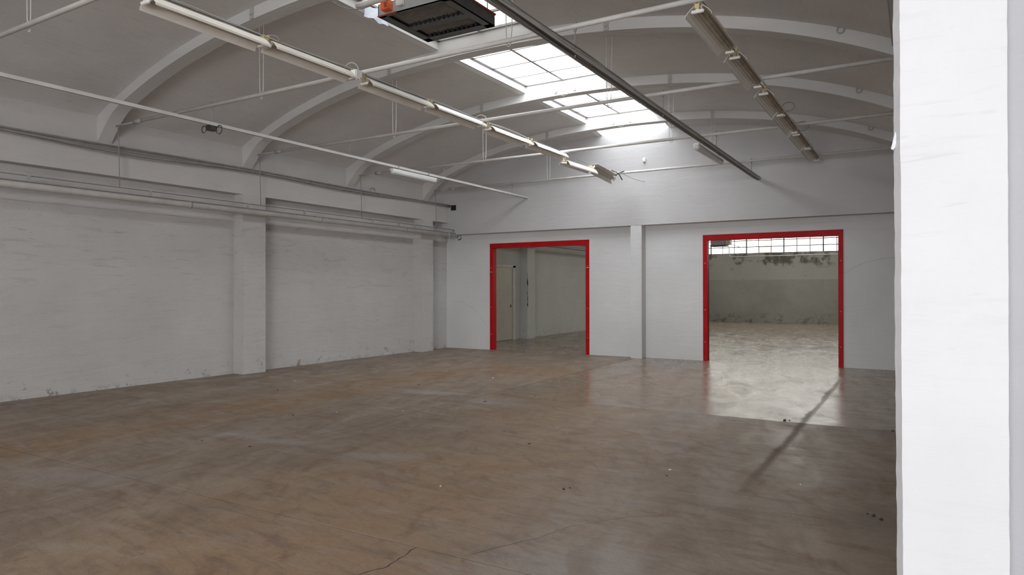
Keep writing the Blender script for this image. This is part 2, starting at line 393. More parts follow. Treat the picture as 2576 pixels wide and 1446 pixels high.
# ------------------------------------------------------------------ back wall with two openings
D1 = (-9.95, -7.04, 2.85); D2 = (-4.23, -1.355, 2.84)
bm = bmesh.new()
TH = .14
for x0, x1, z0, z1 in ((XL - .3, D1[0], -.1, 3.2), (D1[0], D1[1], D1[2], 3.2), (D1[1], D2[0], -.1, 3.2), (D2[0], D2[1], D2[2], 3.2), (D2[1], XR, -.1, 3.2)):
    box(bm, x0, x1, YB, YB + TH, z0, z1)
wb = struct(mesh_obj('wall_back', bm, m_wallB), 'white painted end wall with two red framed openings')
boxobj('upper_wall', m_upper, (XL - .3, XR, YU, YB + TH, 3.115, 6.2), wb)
boxobj('pilaster', m_wallB, (-5.86, -5.585, YU, YB + .02, -.02, 3.13), wb, .01)
boxobj('patched_lintel', m_wallB, (D1[0] - .9, -5.95, YB - .02, YB + .01, 2.99, 3.09), wb, .006)
boxobj('patched_lintel', m_wallB, (-5.55, -.3, YB - .02, YB + .01, 3.0, 3.07), wb, .006)

def door_frame(name, D, label):
    x0, x1, zt = D; w = .095; dp = .09
    e = struct(empty(name, ((x0 + x1) / 2, YB, 0)), label)
    def jamb(xa, xb, s):
        bm = bmesh.new()
        prof = [(xa, YB - .012), (xb, YB - .012), (xb, YB + dp + TH - .05)]
        if s > 0: pr = [(xa, YB - .014), (xb, YB - .014), (xb, YB + TH + .02), (xb - .012, YB + TH + .02), (xb - .012, YB + .002), (xa, YB + .002)]
        else: pr = [(xb, YB - .014), (xb, YB + .002), (xa + .012, YB + .002), (xa + .012, YB + TH + .02), (xa, YB + TH + .02), (xa, YB - .014)]
        A = [bm.verts.new((x, y, -.002)) for x, y in pr]; B = [bm.verts.new((x, y, zt)) for x, y in pr]
        n = len(pr)
        for i in range(n): bm.faces.new((A[i], A[(i + 1) % n], B[(i + 1) % n], B[i]))
        bm.faces.new(A[::-1]); bm.faces.new(B)
        o = mesh_obj('jamb', bm, m_redsteel); o.parent = e; o.matrix_parent_inverse = Matrix.Translation(-e.location)
        bm = bmesh.new()
        cx = (xa + xb) / 2
        for zz in (.42, 1.15, 2.2):
            bmesh.ops.create_cone(bm, cap_ends=True, segments=8, radius1=.012, radius2=.009, depth=.012, matrix=Matrix.Translation((cx, YB - .019, zz)) @ Matrix.Rotation(math.pi / 2, 4, 'X'))
        mesh_obj('bolt_heads', bm, m_steel_grey, o)
    jamb(x0, x0 + w, 1); jamb(x1 - w, x1, -1)
    bm = bmesh.new()
    prism(bm, [(YB - .016, zt), (YB + .002, zt), (YB + .002, zt - .115), (YB + TH + .02, zt - .115), (YB + TH + .02, zt - .127), (YB - .016, zt - .127)], x0, x1, 'x')
    o = mesh_obj('lintel', bm, m_redsteel); o.parent = e; o.matrix_parent_inverse = Matrix.Translation(-e.location)
    return e
f1 = door_frame('door_1', D1, 'red steel frame of the left opening showing a cream door beyond')
f2 = door_frame('door_2', D2, 'red steel frame of the right opening showing a far ribbon window')
def pin(parent, x, z):
    o = tubeobj('latch_pin', m_steel_grey, [(x - .05, YB - .03, z), (x + .03, YB - .03, z + .005)], .011)
    o.parent = parent; o.matrix_parent_inverse = Matrix.Translation(-parent.location)
pin(f1, D1[1] - .03, 2.15); pin(f1, D1[0] + .05, 2.08)

# ------------------------------------------------------------------ vault, ribs and skylights
ceil = struct(empty('ceiling', (0, 0, 0)), 'shallow vaulted ceiling of grey board-marked concrete')
def xsamp(a, b2, n): return [a + (b2 - a) * i / n for i in range(n + 1)]
def vault_bay(y0, y1, last=False, sky=True, x0=XL - .05, x1=.05):
    bm = bmesh.new()
    cols = xsamp(x0, SKX0, 22) + xsamp(SKX0, SKX1, 6)[1:] + xsamp(SKX1, x1, 22)[1:]
    rows = [y0, (y0 + y1) / 2, y1]
    g = []
    for y in rows:
        drop = 0.10 * (y - y0) / (y1 - y0) if last else 0
        g.append([(bm.verts.new((x, y, zv(x) - drop)), bm.verts.new((x, y, zv(x) - drop + .14))) for x in cols])
    for j in range(len(rows) - 1):
        for i in range(len(cols) - 1):
            if sky and SKX0 - 1e-4 <= cols[i] and cols[i + 1] <= SKX1 + 1e-4: continue
            for s in (0, 1): bm.faces.new((g[j][i][s], g[j][i + 1][s], g[j + 1][i + 1][s], g[j + 1][i][s]))
    for f in bm.faces: f.smooth = True
    o = mesh_obj('vault_shell', bm, m_vault, ceil)
    if not sky: return
    # raised kerb lining both long sides of the opening
    dz = .1 if last else 0
    for xa, xb, s in ((SKX0 - .10, SKX0, 1), (SKX1, SKX1 + .10, 0)):
        bm = bmesh.new(); xo = xa if s else xb
        zz = min(zv(xa), zv(xb)) - .012
        A = [(xa, zz if s else zz + .02), (xb, zz + .02 if s else zz), (xb, 5.64), (xa, 5.64)]
        v0 = [bm.verts.new((a, y0, z)) for a, z in A]; v1 = [bm.verts.new((a, y1, z - (dz if k < 2 else 0))) for k, (a, z) in enumerate(A)]
        for i in range(4): bm.faces.new((v0[i], v0[(i + 1) % 4], v1[(i + 1) % 4], v1[i]))
        bm.faces.new(v0[::-1]); bm.faces.new(v1)
        mesh_obj('skylight_kerb', bm, m_shaft, ceil)
ribn = 0
def rib(y0, y1, x0=XL - .02, x1=0.0):
    bm = bmesh.new(); cols = xsamp(x0, -10.6, 10) + xsamp(-10.6, x1, 48)[1:]
    prof = [(x, zr(x)) for x in cols] + [(x1, 5.75), (x0, 5.75)]
    n = len(cols)
    A = [bm.verts.new((x, y0, z)) for x, z in prof]; B = [bm.verts.new((x, y1, z)) for x, z in prof]
    for i in range(len(prof)): bm.faces.new((A[i], A[(i + 1) % len(prof)], B[(i + 1) % len(prof)], B[i]))
    # sides as vertical strips
    tA = [bm.verts.new((x, y0, 5.75)) for x in cols]; tB = [bm.verts.new((x, y1, 5.75)) for x in cols]
    for i in range(n - 1):
        bm.faces.new((A[i], A[i + 1], tA[i + 1], tA[i])); bm.faces.new((B[i], B[i + 1], tB[i + 1], tB[i]))
    bmesh.ops.remove_doubles(bm, verts=bm.verts, dist=1e-5)
    o = mesh_obj('rib', bm, m_rib, ceil)
    for x in (-7.58, -3.70):                # old strap sockets on the rib face, and the ring hooks
        z = zr(x); bm = bmesh.new()
        box(bm, x - .035, x + .035, y0 - .012, y0 + .01, z - .0, z + .20)
        box(bm, x - .02, x + .02, y0 - .03, y0 + .01, z + .05, z + .075)
        mesh_obj('strap', bm, m_strap, o)
    pts = [(-.78 + .04 * math.cos(a), y0 - .012, zr(-.78) + .14 + .04 * math.sin(a)) for a in [i * math.pi / 5 for i in range(11)]]
    tubeobj('ring_hook', m_steel_grey, pts, .009, o, 6)
    return o

m_bay = [('nearest the camera', 0)]
wn = 0
def skylight(y0, y1, glass, label):
    global wn; wn += 1
    e = struct(empty('window_%d' % wn, (0, y0, 0)), label)
    def put(o): o.parent = e; o.matrix_parent_inverse = Matrix.Translation(-e.location); return o
    bars_y = [y for y in (y1 - .56, y1 - 1.21, y1 - 1.86) if y > y0 + .15]
    bm = bmesh.new(); w = .03
    box(bm, SKX0, SKX0 + .06, y0, y1, ZG - .03, ZG + .02); box(bm, SKX1 - .05, SKX1, y0, y1, ZG - .03, ZG + .02)
    box(bm, SKX0, SKX1, y0, y0 + .035, ZG - .03, ZG + .02); box(bm, SKX0, SKX1, y1 - .035, y1, ZG - .03, ZG + .02)
    put(mesh_obj('window_frame', bm, m_muntin))
    put(boxobj('glazing_bar', m_muntin, (XC - .024, XC + .024, y0, y1, ZG - .035, ZG + .02)))
    for y in bars_y: put(boxobj('glazing_bar', m_muntin, (SKX0, SKX1, y - .017, y + .017, ZG - .03, ZG + .015)))
    yy = [y0 + .03] + sorted(bars_y) + [y1 - .03]
    for a, b2 in zip(yy, yy[1:]):
        for xa, xb in ((SKX0 + .045, XC - .018), (XC + .018, SKX1 - .045)):
            put(boxobj('pane', glass, (xa, xb, a + .011, b2 - .011, ZG, ZG + .008)))
    return e
labels = {4: 'dirty skylight of wired glass partly hidden by the dark heater', 5: 'bright skylight with six whole panes right of the heater',
          6: 'bright skylight crossed by a tie rod, third from the heater', 7: 'skylight right against the end wall, half hidden by a rib'}
edges = [YF] + TIES + [YU]
for k, y in enumerate(TIES): rib(y - .17, y + .045)
for k in range(len(edges) - 1):
    a = edges[k] + (.045 if k else 0); b2 = edges[k + 1] - (.17 if k < len(edges) - 2 else 0)
    vault_bay(a, b2, last=(k == len(edges) - 2), sky=(b2 - a > .6))
    if b2 - a > .6:
        skylight(a, b2, m_glass_dirty_dim if k <= 6 else m_glass, labels.get(k - 2, 'skylight overhead behind the camera'))  # unseen nearer skylights take the dirty glass to dim their light

# arcade on the right: beam, pillars, far bay closed off
boxl = struct(boxobj('wall_right', m_wallB, (XR, XR + .2, YF, YB + .1, -.1, 5.0)), 'side wall of the bay right of the pillar')
ab = struct(empty('trim_1', (0, 0, 0)), 'white arcade beam carried by the pillar')
boxobj('beam', m_beam, (XA, .32, YF, YU, 4.02, 5.2), ab)
tubeobj('conduit', m_wire_dark, [(XA - .03, 3.9, 4.33), (XA - .03, 14.0, 4.33)], .012, ab)
struct(boxobj('ceiling_side', m_vault, (.3, XR + .1, YF, YU, 4.6, 4.8)), 'flat ceiling of the side bay')
# unseen front wall, its gate opening added for the light (behind the camera)
bm = bmesh.new()
for x0, x1, z0, z1 in ((XL - .3, -2.8, -.1, 5.6), (3.9, XR, -.1, 5.6), (-2.8, 3.9, 4.1, 5.6), (-2.8, 3.9, -.1, .5)): box(bm, x0, x1, YF - .2, YF, z0, z1)
struct(mesh_obj('wall_front', bm, m_wallB), 'unseen wall behind the camera with an opening added for light')

# ------------------------------------------------------------------ near pillar with chipped arris
def pillar_mesh(x0, x1, y0, y1, rough):
    bm = bmesh.new(); n = 150 if rough else 10; rows = []
    rnd = random.Random(3); w1 = w2 = w3 = 0
    for i in range(n + 1):
        z = 4.03 * i / n
        if rough:
            w1 = w1 * .75 + rnd.uniform(-.0014, .0014); w2 = w2 * .75 + rnd.uniform(-.0009, .0009); w3 = w3 * .85 + rnd.uniform(-.0007, .0007)
        c = .026
        lean = (z - 1.6) * .0022
        rows.append([bm.verts.new(q) for q in ((x0 + w1 - lean, y0 + .05, z), (x0 + c + w2 - lean, y0, z), (x0 + .12, y0, z), (x0 + .24, y0, z), (x1 + w3, y0, z), (x1 + w3 + .004, y0 + .015, z), (x1, y1, z), (x0, y1, z))])
    for a, b2 in zip(rows, rows[1:]):
        for k in range(8): bm.faces.new((a[k], a[(k + 1) % 8], b2[(k + 1) % 8], b2[k]))
    bm.faces.new(rows[0][::-1]); bm.faces.new(rows[-1])
    return bm
pl = tag(mesh_obj('pillar', pillar_mesh(-.098, .314, 3.5, 3.90, True), m_pillar), 'bright white plastered pillar with a chipped corner at the right edge', 'pillar')
bm = bmesh.new(); box(bm, 0, .02, 0, .05, 0, .10)
bmesh.ops.subdivide_edges(bm, edges=bm.edges, cuts=2)
for v in bm.verts: v.co += Vector((random.uniform(-.006, .006), random.uniform(-.01, .01), random.uniform(-.01, .01)))
chip = mesh_obj('plaster_flake', bm, m_pillar, pl); chip.location = (-.108, 3.53, 2.235); chip.rotation_euler = (0, .2, 0); chip.scale = (.6, .5, .75)
tag(boxobj('pillar', m_wallB, (-.02, .30, 9.0, 9.35, 0, 4.03)), 'arcade pillar hidden behind the bright near pillar', 'pillar')
# infill wall right of the pillar, set back a little
m_infill = plaster('bluish_wall_paint', (.50, .505, .53), .1, False, 'x', .2, holes=False)
struct(boxobj('wall_infill', m_infill, (.30, 1.9, 3.62, 3.80, -.1, 4.65)), 'bluish white wall set back beside the near pillar')

# ------------------------------------------------------------------ hall behind the openings
XRB = 3.0
struct(boxobj('wall_back_left', m_wallBL, (XL - .35, XL, YB + .06, YE, -.1, 5.0)), 'left wall of the room beyond the openings')
wbl = bpy.data.objects['wall_back_left']
boxobj('ring_beam', m_beam, (XL - .02, XF, YB + TH, YE, 3.40, 3.95), wbl)
boxobj('upper_band', m_beam, (XL - .02, XL + .1, YB + TH, YE, 3.95, 4.45), wbl)
for y0, y1 in ((19.72, 20.25), (25.3, 25.85), (30.9, 31.4)):
    boxobj('pilaster', m_wallBL, (XL - .02, XF - .002, y0, y1, -.02, 3.42), wbl, .01)
rnd = random.Random(5)
tubeobj('crack', m_black, [(XF + .004, 19.71 + rnd.uniform(-.012, .012), 1.05 + .075 * i) for i in range(16)], [rnd.choice((.004, .010, .018)) for i in range(16)], wbl, 5)
tubeobj('pipe', m_steel_grey, [(-10.9, 16.0, 3.12), (-10.9, YE, 3.12)], .05, wbl)
struct(boxobj('wall_back_right', m_wallBL, (XRB, XRB + .2, YB + TH, YE, -.1, 5.2)), 'right wall of the room beyond')
d3 = struct(empty('door_3', (XL, 18.6, 0)), 'cream panelled door in the left wall of the room beyond')
def put(o, e): o.parent = e; o.matrix_parent_inverse = Matrix.Translation(-e.location); return o
lf = put(boxobj('door_leaf', m_cream, (XL - .01, XL + .045, 17.62, 19.14, 0.01, 2.33)), d3)
boxobj('rail', m_cream, (XL + .045, XL + .052, 17.62, 19.14, .78, .80), lf)
put(boxobj('door_frame', m_frame, (XL - .01, XL + .07, 19.14, 19.30, 0, 2.39)), d3)
put(boxobj('door_head', m_frame, (XL - .01, XL + .07, 17.5, 19.30, 2.33, 2.40)), d3)
h = put(boxobj('door_handle', m_steel_dark, (XL + .045, XL + .075, 19.0, 19.02, 1.05, 1.13)), d3)
# far wall with ribbon window
bm = bmesh.new()
for x0, x1, z0, z1 in ((XL - .3, XRB + .2, -.1, 3.42), (XL - .3, XRB + .2, 4.62, 6.2)): box(bm, x0, x1, YE, YE + .3, z0, z1)
struct(mesh_obj('wall_far', bm, m_far), 'mould-stained wall under the ribbon window of the far room')
wn += 1
rw = struct(empty('window_%d' % wn, (0, YE, 3.42)), 'long ribbon window seen through the right opening')
XW0 = -9.24; PW = .588
nb = 21
x_start = XW0 - PW * 3
zrow = [3.42, 3.74, 4.06, 4.34, 4.62]
ve = 0
for i in range(nb + 1):
    x = x_start + i * PW; w = .06 if (i - 3) % 3 == 0 else .035
    put(boxobj('mullion', m_steel_dark, (x - w / 2, x + w / 2, YE + .02, YE + .07, 3.42, 4.62)), rw)
for z in zrow: put(boxobj('glazing_bar', m_steel_dark, (x_start, x_start + nb * PW, YE + .03, YE + .06, z - .022, z + .022)), rw)
for i in range(nb):
    for j in range(4):
        x = x_start + i * PW
        g = m_window_pink if (i, j) == (7, 0) else m_window
        put(boxobj('pane', g, (x + .01, x + PW - .01, YE + .045, YE + .05, zrow[j] + .01, zrow[j + 1] - .01)), rw)
for xx0, xx1 in ((XL - .3, x_start), (x_start + nb * PW, XRB + .2)):
    boxobj('jamb_infill', m_far, (xx0, xx1, YE, YE + .3, 3.42, 4.62), bpy.data.objects['wall_far'])
# its vault and skylights
bk = [YB + TH, 18.4, 21.2, 24.0, 26.8, 29.6, 32.4, YE]
cb = struct(empty('ceiling_far', (0, 0, 0)), 'vaulted ceiling of the room beyond')
bm = bmesh.new(); cols = xsamp(XL - .05, XRB + .1, 40)
XC2 = (XL + XRB) / 2
def zv2(x): return 5.5 - .022 * (x - XC2) ** 2
g = [[bm.verts.new((x, y, zv2(x))) for x in cols] for y in bk]
skipb = (1, 3, 5)
for j in range(len(bk) - 1):
    for i in range(len(cols) - 1):
        if j in skipb and -6.6 < cols[i] < -2.9: continue
        bm.faces.new((g[j][i], g[j][i + 1], g[j + 1][i + 1], g[j + 1][i]))
mesh_obj('vault_shell', bm, m_vault, cb)
for j in skipb:
    boxobj('skylight_glass', m_glass_back, (-6.8, -2.5, bk[j] - .05, bk[j + 1] + .05, 5.52, 5.54), cb)
# gable closing between the two halls is the upper wall; hanging heater and pipe
hb2 = tag(empty('unit_heater', (-5.88, 24, 3.1)), 'dark unit heater with a cream end seen through the right opening', 'heater')
boxobj('housing', m_heater_face, (-.31, .17, -.2, .2, 0.02, .5), hb2, .01)
boxobj('base_tray', m_heater, (-.33, .19, -.22, .22, -.01, .03), hb2)
boxobj('end_box', m_cream, (.175, .33, -.15, .15, .04, .4), hb2, .01)
tubeobj('hanging_rod', m_wire_dark, [(0, 0, .5), (0, 0, 2.36)], .01, hb2)
gp = tubeobj('gas_pipe', m_steel, [(-8.2, 33, 4.6), (-7.72, 33, 3.6), (-7.70, 33, 3.2), (-7.66, 33, 3.15), (-7.2, 33, 3.145), (-1.5, 33, 3.155), (XRB, 33, 3.16)], .022)
tag(gp, 'thin white pipe with a bent end crossing below the far ribbon window', 'pipe')
gp2 = tubeobj('gas_pipe', m_steel, [(-7.17, 33.05, 3.18), (-7.17, 33.05, 3.45), (-7.25, 33.05, 3.6), (-8.0, 33.05, 3.85)], .016)
tag(gp2, 'short white branch pipe rising in front of the far ribbon window', 'pipe')

# ------------------------------------------------------------------ tie rods with hangers
where = {-2: 'farthest behind the camera', -1: 'second farthest behind the camera', 0: 'overhead behind the camera', 1: 'overhead just behind the camera', 2: 'at the top left corner of the picture', 3: 'passing below the heater, holding the white junction box',
         4: 'second nearer one across the skylights', 5: 'third one, second from the end wall', 6: 'nearest to the end wall'}
for k, y in enumerate(TIES):
    k -= 2
    t = tag(empty('tie_rod', (XC, y, ZT)), 'white horizontal tie rod across the vault, ' + where[k], 'tie rod')
    L0 = XF - XC; L1 = XA - XC
    bm = bmesh.new(); tube(bm, [(L0 + .62, 0, 0), (L1, 0, 0)], .026, 10); mesh_obj('rod', bm, m_steel, t, True)
    bm = bmesh.new(); tube(bm, [(L0 + .02, 0, 0), (L0 + .64, 0, 0)], .016, 8); tube(bm, [(L0 + .56, 0, 0), (L0 + .74, 0, 0)], .036, 10)
    mesh_obj('rod_end', bm, m_steel_grey, t, True)
    bm = bmesh.new(); box(bm, L0 - .02, L0 + .02, -.05, .05, -.05, .05); mesh_obj('anchor_plate', bm, m_steel_grey, t)
    for x in (-7.65, -3.75):
        xx = x - XC; top = zr(x) - ZT
        pts = [(xx - .035, .03, top)] + [(xx - .03, .035, .1), (xx - .022, .04, 0)] + [(xx + .022 * math.cos(a), .04, -.028 + .02 * math.sin(a)) for a in (math.pi * 1.2, math.pi * 1.5, math.pi * 1.8)] + [(xx + .024, .04, 0), (xx + .04, .035, .12), (xx + .055, .03, top)]
        bm = bmesh.new(); tube(bm, pts, .0055, 5); mesh_obj('hanger_wire', bm, m_wire, t, True)
tag_boxes = []

# ------------------------------------------------------------------ rails that hang below the ties
def hung_rail(name, x, z, y0, y1, w, h, m_side, label, cat, xoff=0):
    e = tag(empty(name, (x, y0, z)), label, cat)
    L = y1 - y0
    bm = bmesh.new(); t = .006
    prism(bm, [(-w / 2, -h / 2), (-w / 2, h / 2), (w / 2, h / 2), (w / 2, -h / 2), (w / 2 - t, -h / 2), (w / 2 - t, h / 2 - t), (-w / 2 + t, h / 2 - t), (-w / 2 + t, -h / 2)], 0, L)
    mesh_obj('channel', bm, m_side, e)
    bm = bmesh.new(); box(bm, -w / 2 + t + .002, w / 2 - t - .002, 0, L, -h / 2 + .006, -h / 2 + .012); mesh_obj('slot', bm, m_steel_dark, e)
    for y in TIES:
        if y0 < y < y1:
            bm = bmesh.new(); tube(bm, [(0, y - y0, -h / 2 - .02), (0, y - y0, ZT - z + .02)], .007, 6)
            tube(bm, [(0, y - y0, ZT - z - .05), (0, y - y0, ZT - z + .045)], .014, 6)
            mesh_obj('hanger', bm, m_wire_dark, e, True)
    return e
r1 = hung_rail('lighting_rail', -8.64, 3.965, -3.0, YU, .055, .045, m_steel, 'thin white rail hanging along the left side above the wall pipe', 'rail')
r2 = hung_rail('cable_tray', -2.955, 3.965, -3.0, YU, .075, .05, m_tray, 'long grey cable tray carrying dark cables beside the skylights', 'cable tray')
for i in range(9):      # bundle of cables that lie in and sag over the tray
    rnd = random.Random(40 + i); pts = []; base = (-.06 + .016 * i); zz = rnd.uniform(-.02, .05)
    for s in range(75):
        y = s * .25
        sag = .028 * math.sin(y * (1.1 + .17 * i) + i) ; near = max(0, (8.6 - (y - 3.0)) / 8.6)
        pts.append((base - .02 + .04 * math.sin(y * .9 + i * 2.1) * near * 1.4, y, zz + sag * near * 1.8 + .0))
        if y > 18.2: break
    bm = bmesh.new(); tube(bm, pts, rnd.choice((.006, .008, .010)), 6)
    mesh_obj('cable', bm, [m_cable, m_cable_mid, m_cable_light][i % 3 if i != 4 else 0], r2, True)
# loose cable looping off the tray beside the heater
c1 = tubeobj('loose_cable', m_cable, [(-3.0, 4.6, 4.04), (-3.10, 5.0, 4.08), (-3.12, 5.5, 4.07), (-3.06, 6.0, 4.03), (-3.0, 6.3, 4.0)], .006)
tag(c1, 'grey cable bowing away from the cable tray at the first tie rod', 'cable')

# sealed tube lamps clipped under the rails
def tube_lamp(x, y0, y1, z, label):
    e = tag(empty('tube_lamp', (x, y0, z)), label, 'lamp', 'sealed tube lamps under the rails'); L = y1 - y0
    bm = bmesh.new(); box(bm, -.045, .045, .0, L, .02, .055); mesh_obj('housing', bm, m_holder, e, bevel=.008)
    pts = [(0, .0, 0), (0, .012, 0), (0, .05, 0), (0, L - .05, 0), (0, L - .012, 0), (0, L, 0)]
    bm = bmesh.new(); tube(bm, pts, [.02, .045, .052, .052, .045, .02], 14); mesh_obj('cover', bm, m_diff, e, True)
    for yy in (.22, L - .22):
        bm = bmesh.new(); tube(bm, [(0, yy, .05), (0, yy, .13)], .008, 6); mesh_obj('clip', bm, m_steel_grey, e, True)
    return e
tube_lamp(-8.60, 10.02, 11.40, 3.855, 'sealed white tube lamp under the thin left rail')
tube_lamp(-3.02, 10.75, 12.35, 3.85, 'sealed grey tube lamp under the cable tray near the end wall')
# plug and coiled flex at the left rail
pg = tag(empty('socket_outlet', (-8.66, 6.22, 3.92)), 'black hanging socket with looped flex on the thin left rail', 'socket')
boxobj('body', m_cable_black, (-.045, .045, -.06, .06, -.05, .04), pg, .01)
for s, rr in ((-1, .05), (1, .062)):
    pts = [(s * (.03 + rr * (1 - math.cos(a))), .06 * s, -.03 + rr * math.sin(a)) for a in [i * math.pi / 6 - .8 for i in range(12)]]
    tubeobj('flex', m_cable_black, pts, .007, pg, 6)

# ------------------------------------------------------------------ fluorescent batten lights
def make_light():
    e = empty('fluorescent_light'); L = .62
    def wing(s):
        P = [(.030, .052), (.050, .046), (.058, .036), (.072, .030), (.080, .018), (.094, .008), (.102, -.006), (.118, -.022), (.124, -.046)]
        bm = bmesh.new(); t = .0035
        prof = [(s * a, b2) for a, b2 in P] + [(s * (a - t), b2 - t) for a, b2 in reversed(P)]
        prism(bm, prof, -L, L); return mesh_obj('reflector', bm, m_reflector, e)
    wing(-1); wing(1)
    bm = bmesh.new(); box(bm, -.034, .034, -L + .02, L - .02, .012, .056); box(bm, -.012, .012, -L + .02, L - .02, -.008, .012)
    mesh_obj('spine', bm, m_spine, e)
    bm = bmesh.new(); tube(bm, [(-.060, -L - .02, -.012), (-.052, -L - .02, -.012), (.052, -L - .02, -.012), (.060, -L - .02, -.012)], [.008, .017, .017, .008], 8)
    box(bm, -.014, .014, -L - .03, -L + .02, -.01, .03); mesh_obj('lamp_holder', bm, m_holder, e, False)
    bm = bmesh.new(); box(bm, -.045, .045, L - .03, L + .012, -.028, -.006)
    v, f = box(bm, -.018, .018, L - .02, L + .008, -.006, .02); mesh_obj('end_cap', bm, m_reflector, e)
    for yy in (-L - .03, L + .0):
        bm = bmesh.new()
        box(bm, -.020, .020, yy - .014, yy + .012, .010, .052); box(bm, -.030, -.012, yy - .014, yy + .012, .052, .098); box(bm, .012, .030, yy - .014, yy + .012, .052, .098)
        mesh_obj('clip', bm, m_clip, e)
    return e
def copy_tree(o, parent=None):
    c = o.copy(); C.objects.link(c); c.parent = parent
    for ch in list(o.children): copy_tree(ch, c)
    return c
proto = make_light(); used = False
def place_light(loc, rot, label, group):
    global used
    o = proto if not used else copy_tree(proto); used = True
    o.location = loc; o.rotation_euler = rot; tag(o, label, 'lamp', group); return o
GL, GR = 'fluorescent lights of the left row', 'fluorescent lights of the right row'
XLR, XRR = -5.87, -1.74
left = [(3.0 - .75, 'white fluorescent batten overhead, out of the picture before the left row'), (4.20, 'largest fluorescent batten of the left row, at the top left'), (5.52, 'fluorescent batten of the left row just before the white junction box'),
        (6.98, 'fluorescent batten of the left row just behind the white junction box'), (8.32, 'fluorescent batten of the left row ending at the second tie rod'),
        (9.80, 'fluorescent batten of the left row starting behind the second tie rod'), (11.20, 'fluorescent batten of the left row ending at the third tie rod')]
for i, (y, lab) in enumerate(left[1:]): place_light((XLR, y, 4.155 + (.01 if i % 2 else 0)), (0, 0, 0), lab, GL)
def aim(p0, p1, roll):
    a, b2 = Vector(p0), Vector(p1); d = (b2 - a).normalized()
    q = d.to_track_quat('Y', 'Z'); return (a + b2) / 2, (q @ Matrix.Rotation(roll, 3, 'Y').to_quaternion()).to_euler()
l, r = aim((-5.98, 12.15, 4.10), (-5.93, 13.32, 4.10), .15); place_light(l, r, 'tilted fluorescent batten hanging by a wire, second last of the left row', GL)
l, r = aim((-5.92, 13.38, 4.17), (-5.96, 14.52, 4.12), -.95); place_light(l, r, 'fluorescent batten turned on its side, last of the left row', GL)
right = [(6.90, 'largest fluorescent batten of the right row, at the top edge'), (8.36, 'second fluorescent batten of the right row, ending at a tie rod'), (9.98, 'third fluorescent batten of the right row'),
         (11.28, 'fourth fluorescent batten of the right row, with a looped wire above'), (12.72, 'fifth fluorescent batten of the right row'), (14.05, 'smallest fluorescent batten of the right row, nearest the end wall')]
for y, lab in right: place_light((XRR, y, 4.155), (0, 0, 0), lab, GR)
# steel wires the rows are clipped to, and feed cables
for x, y1, lab in ((XLR, 11.95, 'dark suspension wire along the left row of lights'), (XRR, 14.75, 'dark suspension wire along the right row of lights')):
    tag(tubeobj('suspension_wire', m_steel_dark, [(x - .02, -2.5, 4.25)] + [(x - .02, y, 4.25) for y in range(0, int(y1))] + [(x - .02, y1, 4.25)], .006, None, 6), lab, 'wire')
    tag(tubeobj('feed_cable', m_cable_light, [(x + .03, -2.5, 4.25)] + [(x + .03 + .01 * math.sin(y * 2), y * .5, 4.243 + .012 * math.sin(y * 1.7)) for y in range(0, int(y1 * 2) - 1)], .006, None, 6),
        'pale feed cable along the ' + ('left' if x < -4 else 'right') + ' row of lights', 'cable')
def loop(x, y, z, r, lab, m=m_cable_light, tall=1.0):
    pts = [(x + r * math.cos(a), y + .05 * math.cos(a), z + r * tall * max(-.2, math.sin(a))) for a in [i * math.pi / 9 for i in range(10)]]
    tag(tubeobj('wire_loop', m, pts, .007, None, 6), lab, 'wire')
loop(XLR, 6.12, 4.24, .065, 'pale cable arching over the white junction box', m_cable_light, 1.5)
loop(XLR - .02, 8.98, 4.24, .08, 'pale cable arching over the left row at the second tie rod', m_cable_light, 1.2)
loop(XLR, 4.93, 4.22, .07, 'grey cable bridging the first two lights of the left row', m_cable)
loop(XLR, 11.85, 4.24, .10, 'short cable loop where the left row meets the third tie rod', m_steel_dark)
def ring(x, y, z, r, lab):
    pts = [(x + r + r * math.cos(a), y, z + r * .75 * math.sin(a)) for a in [i * math.pi / 8 for i in range(17)]]
    tag(tubeobj('wire_loop', m_cable, pts, .006, None, 6), lab, 'wire')
ring(XRR + .02, 10.6, 4.25, .085, 'grey wire ring beside the third light of the right row')
ring(XRR + .02, 11.85, 4.22, .10, 'grey wire ring on the tie rod beside the fourth light of the right row')
tag(tubeobj('hanging_wire', m_cable, [(-5.9, 12.0, 4.25), (-5.98, 12.12, 4.14)], .005), 'short wire from which the tilted light hangs', 'wire')
tag(tubeobj('hanging_wire', m_cable, catenary((-5.88, 12.0, 4.26), (-5.9, 13.4, 4.24), .05), .005), 'slack wire above the tilted light of the left row', 'wire')
for a, b2, c3 in (((-5.96, 14.5, 4.2), (-5.80, 14.55, 4.26), 0), ((-5.92, 14.6, 4.27), (-5.78, 14.5, 4.10), 0)):
    pass
kn = tag(empty('cable_knot', (-5.86, 14.53, 4.22)), 'black cable knot tied round the last tie rod', 'cable')
tubeobj('strand', m_cable_black, [(-.14, 0, .09), (0, -.02, .02), (.05, 0, -.03), (.11, .02, -.15)], .012, kn, 6)
tubeobj('strand', m_cable_black, [(-.03, -.03, -.05), (.02, -.04, .0), (.10, 0, .03), (.16, .02, .05)], .010, kn, 6)
tag(tubeobj('hanging_wire', m_cable, catenary((-5.75, 14.6, 4.22), (-5.50, YU, 4.12), .03), .004), 'thin wire sagging from the last tie rod to the end wall', 'wire')

